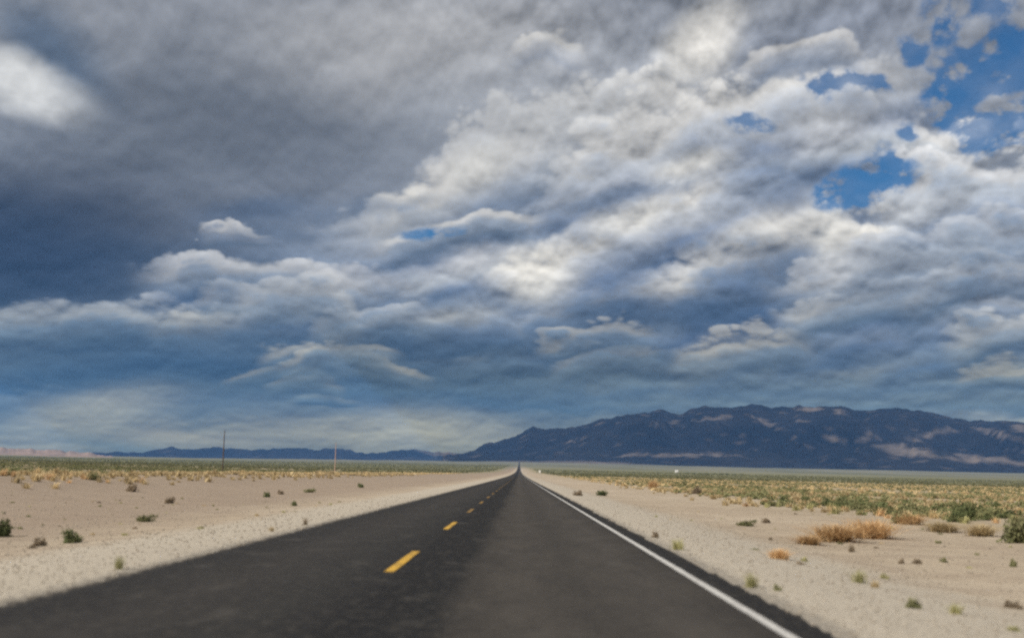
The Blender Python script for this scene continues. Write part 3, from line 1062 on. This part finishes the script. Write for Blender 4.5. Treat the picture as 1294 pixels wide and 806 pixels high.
def hero(kind, px, py, w, h, mat, label, cat, group=None):
    """a single plant: photo pixel of its foot, width and height in photo pixels"""
    x, y = on_ground(px, py)
    dist = math.hypot(x, y)
    W = w / FOCAL * dist; H = h / FOCAL * dist
    o = empty('shrub' if kind == 'shrub' else 'grass_tuft', (x, y, gz(x, y) - .01), random.uniform(0, 6.28))
    tag(o, label, cat, group)
    M = PLANT['mats']
    if kind == 'shrub':
        f = link('foliage', mesh_with(random.choice(PLANT['foliage']), M[mat]), None, o)
        f.scale = (W * .62, W * .62, H * 1.05)
        s = link('stems', mesh_with(random.choice(PLANT['stems']), M['twig']), None, o)
        s.scale = (W * .5, W * .5, H * .95)
    else:
        src = PLANT['brush'] if kind == 'brush' else PLANT['grass']
        f = link('blades', mesh_with(random.choice(src), M[mat]), None, o)
        f.scale = (W * .75, W * .75, H * 1.15)
        s = link('seed_heads' if kind != 'brush' else 'dead_twigs', mesh_with(random.choice(PLANT['stems']), M['twig' if mat != 'straw' else 'straw']), None, o)
        s.scale = (W * .45, W * .45, H * 1.0)
    return o


def edge_left(y):
    return -24.5 - .008 * np.clip(y, 0, 900)


def edge_right(y):
    return 13.2 + .012 * np.clip(y, 0, 700)


def scatter(rng, n, y0, y1, x_lim):
    """random points of the plain in the picture's wedge, uniform in area"""
    Y = np.sqrt(rng.uniform(y0 ** 2, y1 ** 2, n))
    X = rng.uniform(-1, 1, n) * x_lim * Y
    return X, Y


def stuff_mesh(name, protos, X, Y, S, Hs, rng, mat, tshift=None):
    Z = ground_z(X, Y)
    VV = []; FF = []; TT = []; off = 0
    which = rng.integers(0, len(protos), len(X))
    ang = rng.uniform(0, 2 * math.pi, len(X))
    for k, (V, F, t) in enumerate(protos):
        ids = np.nonzero(which == k)[0]
        if not len(ids): continue
        c, s = np.cos(ang[ids])[:, None], np.sin(ang[ids])[:, None]
        vx = (V[None, :, 0] * c - V[None, :, 1] * s) * S[ids][:, None] + X[ids][:, None]
        vy = (V[None, :, 0] * s + V[None, :, 1] * c) * S[ids][:, None] + Y[ids][:, None]
        vz = V[None, :, 2] * Hs[ids][:, None] + Z[ids][:, None] - .02
        VV.append(np.stack([vx, vy, vz], -1).reshape(-1, 3))
        FF.append((F[None] + (np.arange(len(ids)) * len(V))[:, None, None] + off).reshape(-1, F.shape[1]))
        tt = np.repeat(t[None], len(ids), 0)
        tt = tt * .6 + rng.uniform(0, .4, (len(ids), 1))
        TT.append(tt.ravel())
        off += len(ids) * len(V)
    me = mesh_np(name, np.concatenate(VV), np.concatenate(FF), np.concatenate(TT))
    return tag(link(name, me, mat), kind='stuff')


HEROES = [
    # kind, pixel of the foot, width, height, colour, label, category
    ('shrub', 4, 678, 26, 30, 'creosote', 'dark green bush on bare sand cut by the left edge of the photo', 'bush'),
    ('shrub', 89, 686, 25, 22, 'creosote', 'small round dark green bush alone on the bare sand left of the road', 'bush'),
    ('shrub', 48, 690, 16, 14, 'dead', 'low dull brown bush between the two dark green bushes on the left sand', 'bush'),
    ('tuft', 150, 719, 18, 18, 'weed', 'yellow-green grass tuft on the pale gravel shoulder left of the road', 'grass tuft'),
    ('shrub', 185, 659, 26, 12, 'sage', 'flat faded green bush in the middle of the bare left sand', 'bush'),
    ('shrub', 214, 636, 13, 10, 'dead', 'tiny dark brown bush standing alone on the left sand', 'bush'),
    ('shrub', 166, 621, 16, 12, 'dead', 'brown bush just below the golden grass band on the left', 'bush'),
    ('shrub', 118, 611, 18, 12, 'sage', 'olive bush inside the golden grass band at far left', 'bush'),
    ('shrub', 10, 613, 24, 14, 'creosote', 'green bush in the golden grass at the left edge of the photo', 'bush'),
    ('shrub', 338, 628, 10, 9, 'creosote', 'dark bush leftmost in the small row on sand beneath the utility poles', 'bush'),
    ('shrub', 355, 624, 8, 7, 'dead', 'tiny dark bush second in the row on sand beneath the utility poles', 'bush'),
    ('shrub', 391, 622, 15, 6, 'sage', 'low wide bush on the right of the row beneath the utility poles', 'bush'),
    ('shrub', 372, 639, 9, 8, 'creosote', 'lone dark bush close to the left road shoulder below the small row', 'bush'),
    ('shrub', 456, 616, 8, 7, 'creosote', 'small dark bush on sand below and right of the reddish utility pole', 'bush'),
    ('tuft', 386, 663, 9, 10, 'dead', 'dark dry tuft growing right at the left edge of the asphalt', 'grass tuft'),
    ('tuft', 343, 671, 12, 7, 'straw', 'pale straw tuft on the gravel beside the left asphalt edge', 'grass tuft'),
    ('shrub', 829, 679, 10, 11, 'dead', 'small dark brown bush nearest the white edge line on the right', 'bush'),
    ('tuft', 856, 694, 26, 14, 'weed', 'green grass patch on the gravel just right of the white edge line', 'grass tuft'),
    ('tuft', 949, 742, 26, 20, 'weed', 'bright yellow-green tuft beside the dark asphalt edge on the right', 'grass tuft'),
    ('shrub', 982, 746, 11, 12, 'sage', 'small grey-green bush right beside the bright yellow-green tuft', 'bush'),
    ('brush', 985, 706, 30, 15, 'russet', 'small russet dry clump between the roadside and the big orange clumps', 'dry brush'),
    ('shrub', 1017, 709, 12, 8, 'weed', 'tiny yellowish weed right of the small russet clump', 'weed'),
    ('shrub', 944, 664, 26, 9, 'sage', 'flat green bush on sand right of the road with a grey neighbour', 'bush'),
    ('shrub', 968, 660, 14, 8, 'dead', 'grey-brown bush touching the flat green bush right of the road', 'bush'),
    ('brush', 1022, 688, 40, 14, 'russet', 'smallest and leftmost piece of the orange dry brush row on the right', 'dry brush'),
    ('brush', 1056, 684, 74, 24, 'russet', 'large rounded orange dry clump at the middle of the brush row', 'dry brush'),
    ('brush', 1100, 680, 70, 26, 'russet', 'large orange dry clump at the right end of the brush row', 'dry brush'),
    ('tuft', 1086, 736, 30, 17, 'weed', 'wide yellow-green weed patch low on the right sand', 'grass tuft'),
    ('tuft', 1106, 742, 20, 10, 'straw', 'short straw tuft joined to the wide yellow-green weed patch', 'grass tuft'),
    ('shrub', 1154, 768, 22, 17, 'sage', 'olive weed clump low in the middle of the right sand', 'bush'),
    ('tuft', 1207, 775, 26, 14, 'weed', 'yellowish tuft second from the bottom right corner', 'grass tuft'),
    ('shrub', 1280, 768, 22, 13, 'dead', 'brown scrubby bush on sand in the bottom right corner', 'bush'),
    ('shrub', 1280, 716, 12, 13, 'sage', 'grey upright bush on sand under the big bush at the right edge', 'bush'),
    ('shrub', 1159, 712, 12, 9, 'dead', 'small dark bush on the open sand right of the orange brush', 'bush'),
    ('shrub', 1193, 710, 13, 8, 'sage', 'small pale green bush on open sand farther right of the orange brush', 'bush'),
    ('shrub', 1076, 697, 9, 12, 'dead', 'thin brown bush just below the orange brush row', 'bush'),
    ('shrub', 1139, 712, 9, 9, 'dead', 'tiny brown bush on sand, below right of the orange brush row', 'bush'),
    ('shrub', 1288, 686, 54, 40, 'sage', 'largest grey-green bush, cut by the right edge of the photo', 'bush'),
    ('shrub', 1222, 657, 34, 30, 'creosote', 'tall dark green bush with two round humps right of the orange brush', 'bush'),
    ('shrub', 1207, 658, 22, 20, 'creosote', 'lower dark green hump on the left side of the tall dark green bush', 'bush'),
    ('shrub', 1240, 656, 22, 16, 'sage', 'olive bush leaning on the right side of the tall dark green bush', 'bush'),
    ('shrub', 1110, 645, 32, 14, 'creosote', 'wide flat dark green bush standing above the orange brush row', 'bush'),
    ('shrub', 1062, 637, 14, 14, 'creosote', 'compact dark green bush at the front of the right flat, above the brush row', 'bush'),
    ('shrub', 1019, 638, 12, 15, 'creosote', 'narrow upright dark bush at the front of the right flat', 'bush'),
    ('shrub', 1148, 645, 26, 12, 'sage', 'pale olive bush between the wide flat bush and the tall dark one', 'bush'),
    ('shrub', 990, 636, 16, 13, 'creosote', 'dark green bush left of the narrow upright one on the right flat', 'bush'),
    ('brush', 1150, 662, 44, 14, 'russet', 'wide russet grass clump left of the tall dark green bush', 'dry brush'),
    ('brush', 1190, 672, 46, 14, 'straw', 'long straw clump in front of the tall dark green bush', 'dry brush'),
    ('brush', 1240, 677, 40, 16, 'straw', 'straw clump between the tall dark bush and the largest bush', 'dry brush'),
    ('shrub', 730, 626, 13, 9, 'dead', 'dark rusty bush beside the far end of the white edge line', 'bush'),
    ('shrub', 760, 626, 17, 9, 'creosote', 'dark green bush beside the far end of the white edge line', 'bush'),
    ('brush', 825, 618, 16, 13, 'russet', 'pinkish dry bush in the mixed scrub right of the road', 'dry brush'),
    ('shrub', 880, 624, 18, 12, 'dead', 'greyish pink dead bush in the scrub belt right of the road', 'bush'),
]


def build_plants():
    plant_kit()
    M = PLANT['mats']
    rng = np.random.default_rng(11)
    for h in HEROES:
        hero(*h)
    # --- middle distance: every bush and tuft on its own
    def field(n, y0, y1, seed, keep):
        r = np.random.default_rng(seed)
        X, Y = scatter(r, n, y0, y1, .44)
        k = keep(X, Y, r)
        X, Y = X[k], Y[k]
        o = np.argsort(Y)
        return X[o], Y[o], r

    def patchy(X, Y, r, s, lo, seed):
        return fbm(X / s, Y / (s * 2), 3, seed) + r.uniform(-.12, .12, len(X)) > lo

    def singles(name, X, Y, W, H, meshes, mats, label, cat, group, cnt):
        for i in range(min(cnt, len(X))):
            me = mesh_with(meshes[i % len(meshes)], M[mats[int(rng.integers(0, len(mats)))]])
            o = bpy.data.objects.new(name, me)
            C.objects.link(o)
            o.location = (X[i], Y[i], gz(X[i], Y[i]) - .02)
            o.rotation_euler = (0, 0, float(rng.uniform(0, 6.28)))
            o.scale = (W[i], W[i], H[i])
            tag(o, label, cat, group)

    big = []
    # bushes on the right flat
    X, Y, r = field(5200, 30, 190, 101, lambda x, y, r: (x > edge_right(y) + 2 + r.uniform(-4, 4, len(x)) * r.uniform(0, 1, len(x))) & patchy(x, y, r, 9, .46, 31))
    W = r.uniform(.30, .75, len(X)); H = W * r.uniform(.75, 1.15, len(X))
    singles('shrub', X, Y, W, H, PLANT['mid_shrub'], ['sage', 'sage', 'creosote'], 'low olive green desert bush among many alike in the scrub belt right of the road', 'bush', 'bushes of the scrub belt right of the road', 170)
    n = 170
    rest = [(X[n:], Y[n:], W[n:], H[n:])]
    print('right bushes', len(X), Y[min(n, len(Y) - 1)])
    # bushes on the left flat beyond the golden grass
    X, Y, r = field(6500, 80, 230, 102, lambda x, y, r: (x < edge_left(y) - 26 + r.uniform(-9, 7, len(x))) & patchy(x, y, r, 12, .36, 32))
    W = r.uniform(.35, .80, len(X)); H = W * r.uniform(.7, 1.1, len(X))
    n = 75
    singles('shrub', X, Y, W, H, PLANT['mid_shrub'], ['sage', 'creosote'], 'low green desert bush among many alike behind the golden grass left of the road', 'bush', 'bushes behind the golden grass left of the road', n)
    print('left bushes', len(X), Y[min(n, len(Y) - 1)])
    rest.append((X[n:], Y[n:], W[n:], H[n:]))
    # straw tufts on the right
    X, Y, r = field(5600, 28, 170, 103, lambda x, y, r: (x > edge_right(y) + r.uniform(-5, 4, len(x)) * r.uniform(0, 1, len(x))) & patchy(x, y, r, 6, .40, 33))
    W = r.uniform(.25, .6, len(X)); H = W * r.uniform(.6, .9, len(X))
    n = 140
    singles('grass_tuft', X, Y, W, H, PLANT['mid_grass'], ['straw', 'straw', 'russet', 'weed'], 'straw coloured dry grass tuft among many alike in the scrub belt right of the road', 'grass tuft', 'dry tufts of the scrub belt right of the road', n)
    grest = [(X[n:], Y[n:], W[n:], H[n:])]
    # golden grass bank on the left
    X, Y, r = field(26000, 55, 330, 104, lambda x, y, r: (x < edge_left(y) + r.uniform(-5, 2.5, len(x))) & (x > edge_left(y) - 34) & patchy(x, y, r, 5, .36, 34))
    W = r.uniform(.3, .7, len(X)); H = W * r.uniform(.6, 1.0, len(X))
    n = 110
    singles('grass_tuft', X, Y, W, H, PLANT['mid_grass'], ['straw', 'straw', 'straw', 'russet'], 'golden dry grass tuft among many alike in the bright bank left of the road', 'grass tuft', 'golden tufts of the bank left of the road', n)
    print('left tufts', len(X))
    grest.append((X[n:], Y[n:], W[n:], H[n:]))
    # seedlings dotted over the bare sand
    X, Y, r = field(420, 11, 60, 105, lambda x, y, r: ((x > ROAD_R + 1.4) & (x < edge_right(y) + 1)) | ((x < ROAD_L - 2.0) & (x > edge_left(y))))
    X, Y = X[::2][:120], Y[::2][:120]
    W = r.uniform(.05, .13, len(X)); H = W * r.uniform(.7, 1.2, len(X))
    singles('seedling', X, Y, W, H, PLANT['mid_shrub'], ['weed', 'straw', 'sage', 'weed', 'dead'], 'tiny dry seedling among many alike dotted over the bare roadside sand', 'seedling', 'seedlings on the bare sand', 120)
    # --- beyond: scrub that reads as one mass
    def cat_(l):
        return [np.concatenate([a[i] for a in l]) for i in range(4)]
    X, Y, W, H = cat_(rest)
    stuff_mesh('scrub_belt', PLANT['far_shrub'], X, Y, W, H, rng, M['sage'])
    X, Y, W, H = cat_(grest)
    stuff_mesh('dry_grass', PLANT['far_grass'], X, Y, W, H, rng, M['straw'])
    for nm, n, y0, y1, seed, sz, lo, mt in (('scrub_plain', 22000, 190, 620, 201, (.45, .9), .42, 'sage'), ('dark_scrub_plain', 3800, 190, 620, 204, (.5, 1.0), .47, 'creosote'), ('distant_scrub_plain', 26000, 2600, 5200, 205, (2.5, 5.0), .30, 'sage'), ('far_scrub_plain', 40000, 600, 2600, 202, (.9, 2.4), .34, 'sage')):
        r = np.random.default_rng(seed)
        X, Y = scatter(r, n, y0, y1, .45)
        k = ((X > edge_right(Y) + r.uniform(0, 6, len(X))) | (X < np.where(Y < 230, edge_left(Y) - 26, edge_left(Y) - 20 + (Y - 230).clip(0, 400) * .045) + r.uniform(-5, 0, len(X)))) & patchy(X, Y, r, 30, lo, 41)
        k &= (X < 0) | (Y < 2600)
        X, Y = X[k], Y[k]
        W = r.uniform(*sz, len(X)); H = W * r.uniform(.5, .85, len(X)) * (1 if y0 < 600 else .75)
        stuff_mesh(nm, PLANT['tiny_shrub'], X, Y, W, H, r, M[mt])
    r = np.random.default_rng(203)
    X, Y = scatter(r, 20000, 140, 700, .45)
    k = ((X > edge_right(Y) - 1) & (r.uniform(0, 1, len(X)) < .4)) | ((X < edge_left(Y)) & (X > edge_left(Y) - 32))
    X, Y = X[k], Y[k]
    W = r.uniform(.4, .9, len(X)); H = W * r.uniform(.4, .8, len(X))
    stuff_mesh('far_dry_grass', PLANT['far_grass'], X, Y, W, H, r, M['straw'])


def build_gravel():
    r = np.random.default_rng(404)
    n = 17000
    Y = 8.0 + 62.0 * r.uniform(0, 1, n) ** 1.7
    X = r.uniform(-.46, .46, n) * (Y + 2)
    off = np.maximum(ROAD_L - X, X - ROAD_R)
    k = (off > -.10) & (r.uniform(0, 1, n) < np.where(off < 3.5, 1.0, .55))
    X, Y = X[k], Y[k]
    n = len(X)
    S = np.minimum(.005 + .0005 * Y, .018) * r.uniform(.6, 1.7, n)
    oct_v = np.array([(1, 0, 0), (0, 1, 0), (-1, 0, 0), (0, -1, 0), (0, 0, .75), (0, 0, -.6)], float)
    oct_f = np.array([(0, 1, 4), (1, 2, 4), (2, 3, 4), (3, 0, 4), (1, 0, 5), (2, 1, 5), (3, 2, 5), (0, 3, 5)])
    V = oct_v[None] * (1 + r.uniform(-.35, .35, (n, 6, 1))) * S[:, None, None]
    a = r.uniform(0, 6.28, n); c, s = np.cos(a)[:, None], np.sin(a)[:, None]
    Z = ground_z(X, Y)
    P = np.stack([V[..., 0] * c - V[..., 1] * s + X[:, None], V[..., 0] * s + V[..., 1] * c + Y[:, None], V[..., 2] + Z[:, None] + .2 * S[:, None]], -1)
    F = (oct_f[None] + (np.arange(n) * 6)[:, None, None]).reshape(-1, 3)
    t = np.repeat(r.uniform(0, 1, n), 6)
    m = leaf_material('stone', (.24, .20, .155, 1), (.36, .305, .24, 1), (.47, .42, .345, 1), 0.0)
    tag(link('gravel', mesh_np('gravel', P.reshape(-1, 3), F, t), m), kind='stuff')


# ------------------------------------------------------------------ things
def box_bm(bm, c, s, rz=0.0):
    m = Matrix.Translation(c) @ Matrix.Rotation(rz, 4, 'Z') @ Matrix.Diagonal((*s, 1))
    return bmesh.ops.create_cube(bm, size=1.0, matrix=m)['verts']


def bm_obj(name, bm, mat, parent=None, bevel=0.0):
    if bevel:
        bmesh.ops.bevel(bm, geom=list(bm.edges), offset=bevel, segments=2, affect='EDGES')
    me = bpy.data.meshes.new(name)
    bm.to_mesh(me); bm.free()
    return link(name, me, mat, parent)


def plain_mat(name, c0, c1, scale, rough=.8, metal=0.0):
    m, g = new_mat(name)
    P = g.n('ShaderNodeTexCoord').outputs['Object']
    n = g.noise(g.v('MULTIPLY', P, (1, 1, .15)), scale, 5, .65)
    return finish(m, g, g.mix(g.mapr(n, .35, .65), c0, c1), rough, n, .01, .4)


def utility_pole(px, py, top_py, wood, label, lean):
    d = pix_dir(px, py)
    # 10.5 m poles: the distance follows from their height in the photo
    H = 10.5
    dist = H * FOCAL / (py - top_py)
    x, y = d.x * dist, d.y * dist
    o = empty('utility_pole', (x, y, gz(x, y) - .05), R(8))
    o.rotation_euler = (0, R(lean), R(8))
    tag(o, label, 'utility pole')
    bm = bmesh.new()
    rings = []
    for k in range(9):
        f = k / 8
        rad = .165 - .06 * f
        rings.append([bm.verts.new((math.cos(a) * rad + .02 * math.sin(f * 5), math.sin(a) * rad, H * f)) for a in np.linspace(0, 2 * math.pi, 13)[:-1]])
    for a, b in zip(rings[:-1], rings[1:]):
        for i in range(12):
            bm.faces.new((a[i], a[(i + 1) % 12], b[(i + 1) % 12], b[i]))
    tip = bm.verts.new((.02, 0, H + .09))
    for i in range(12):
        bm.faces.new((rings[-1][i], rings[-1][(i + 1) % 12], tip))
    bm_obj('pole', bm, wood, o)
    bm = bmesh.new()
    bmesh.ops.create_cone(bm, cap_ends=True, segments=10, radius1=.05, radius2=.075, depth=.22, matrix=Matrix.Translation((0, 0, H + .2)))
    bmesh.ops.create_cone(bm, cap_ends=True, segments=10, radius1=.09, radius2=.04, depth=.1, matrix=Matrix.Translation((0, 0, H + .35)))
    bm_obj('insulator', bm, plain_mat('glazed_clay', (.12, .10, .09, 1), (.18, .15, .13, 1), 4), o)
    bm = bmesh.new()
    bmesh.ops.create_cone(bm, cap_ends=True, segments=12, radius1=.125, radius2=.123, depth=.12, matrix=Matrix.Translation((.015, 0, H - .7)))
    bm_obj('metal_band', bm, plain_mat('galvanised', (.30, .31, .32, 1), (.42, .42, .43, 1), 3), o)
    return o


def build_things():
    dark = plain_mat('dark_pole_wood', (.060, .042, .030, 1), (.11, .08, .06, 1), 6)  # darker brown wood tone, left pole
    pale = plain_mat('pale_pole_wood', (.34, .215, .16, 1), (.44, .30, .225, 1), 6)  # paler reddish wood tone, right pole
    utility_pole(281, 595, 545, dark, 'dark slender wooden utility pole, the taller and leftmost of two on the left plain', .5)
    utility_pole(423, 596.5, 560, pale, 'reddish brown wooden utility pole, shorter and nearer the road on the left plain', .2)
    # white post sign far down the right shoulder
    white = plain_mat('white_sheet_metal', (.56, .55, .52, 1), (.66, .65, .62, 1), 3, .5)
    steel = plain_mat('sign_steel', (.32, .32, .31, 1), (.44, .43, .42, 1), 5, .6)
    D = 640.0
    d = pix_dir(682, 596)
    x, y = d.x / d.y * D, D
    s = empty('road_sign', (x, y, gz(x, y)), 0)
    tag(s, 'small white sign on a post far down the right side of the road', 'road sign')
    bm = bmesh.new(); box_bm(bm, (0, 0, 1.25), (.10, .06, 2.5)); bm_obj('post', bm, steel, s, .008)
    bm = bmesh.new(); box_bm(bm, (0, -.05, 2.25), (.95, .03, 1.15)); bm_obj('panel', bm, white, s, .01)
    # white building far out on the right plain
    d = pix_dir(855, 597.5)
    D = 2700.0
    x, y = d.x / d.y * D, D
    b = empty('farm_shed', (x, y, gz(x, y) + .0), R(-12))
    tag(b, 'tiny white gabled shed far out on the plain below the mountains', 'shed')
    bm = bmesh.new()
    w, dp, h, rh = 6.0, 4.5, 3.2, 1.2
    base = [bm.verts.new(p) for p in ((-w / 2, -dp / 2, -1), (w / 2, -dp / 2, -1), (w / 2, dp / 2, -1), (-w / 2, dp / 2, -1))]
    top = [bm.verts.new(p) for p in ((-w / 2, -dp / 2, h), (w / 2, -dp / 2, h), (w / 2, dp / 2, h), (-w / 2, dp / 2, h))]
    g1 = bm.verts.new((-w / 2, 0, h + rh)); g2 = bm.verts.new((w / 2, 0, h + rh))
    for i in range(4):
        j = (i + 1) % 4
        if i == 1: bm.faces.new((base[1], base[2], top[2], g2, top[1]))
        elif i == 3: bm.faces.new((base[3], base[0], top[0], g1, top[3]))
        else: bm.faces.new((base[i], base[j], top[j], top[i]))
    bm_obj('wall', bm, white, b)
    bm = bmesh.new()
    sl = math.atan2(rh, dp / 2)
    L = math.hypot(rh, dp / 2) + .35
    for sg in (-1, 1):
        m = Matrix.Translation((0, sg * (dp / 4 + .08), h + rh / 2 + .06)) @ Matrix.Rotation(-sg * sl, 4, 'X') @ Matrix.Diagonal((w + .7, L, .08, 1))
        bmesh.ops.create_cube(bm, size=1.0, matrix=m)
    bm_obj('roof', bm, plain_mat('pale_roofing', (.60, .60, .59, 1), (.72, .71, .69, 1), 1.0, .5), b)
    bm = bmesh.new(); box_bm(bm, (1.2, -dp / 2 - .04, 1.3), (2.4, .06, 2.6)); bm_obj('door', bm, plain_mat('shed_door', (.25, .24, .23, 1), (.32, .31, .30, 1), 1.0), b)
    # the dark line of bushes beside it
    rng = np.random.default_rng(77)
    mats = PLANT['mats']
    proto = mesh_with(PLANT['mid_shrub'][0], mats['creosote'])
    for k in range(9):
        d = pix_dir(868 + k * 8.6, 598.2)
        D = 2300 + 20 * k
        x, y = d.x / d.y * D, D
        o = bpy.data.objects.new('far_bush', proto)
        C.objects.link(o)
        o.location = (x, y, gz(x, y))
        o.scale = (7.5, 7.5, 3.0 + float(rng.uniform(-.6, .8)))
        o.rotation_euler = (0, 0, k * 1.3)
        tag(o, 'dark bush in the thin dark row right of the tiny white shed', 'bush', 'dark row of bushes by the shed')

# ------------------------------------------------------------------ MAIN
make_camera()
build_sky()
make_sun()
render_settings()
ground = build_ground()
build_road()
r1, r2, r3 = build_mountains()
build_shade_deck((r1, r2, ground))
if 'build_plants' in globals():
    build_plants()
    build_things()
    build_gravel()
build_haze()
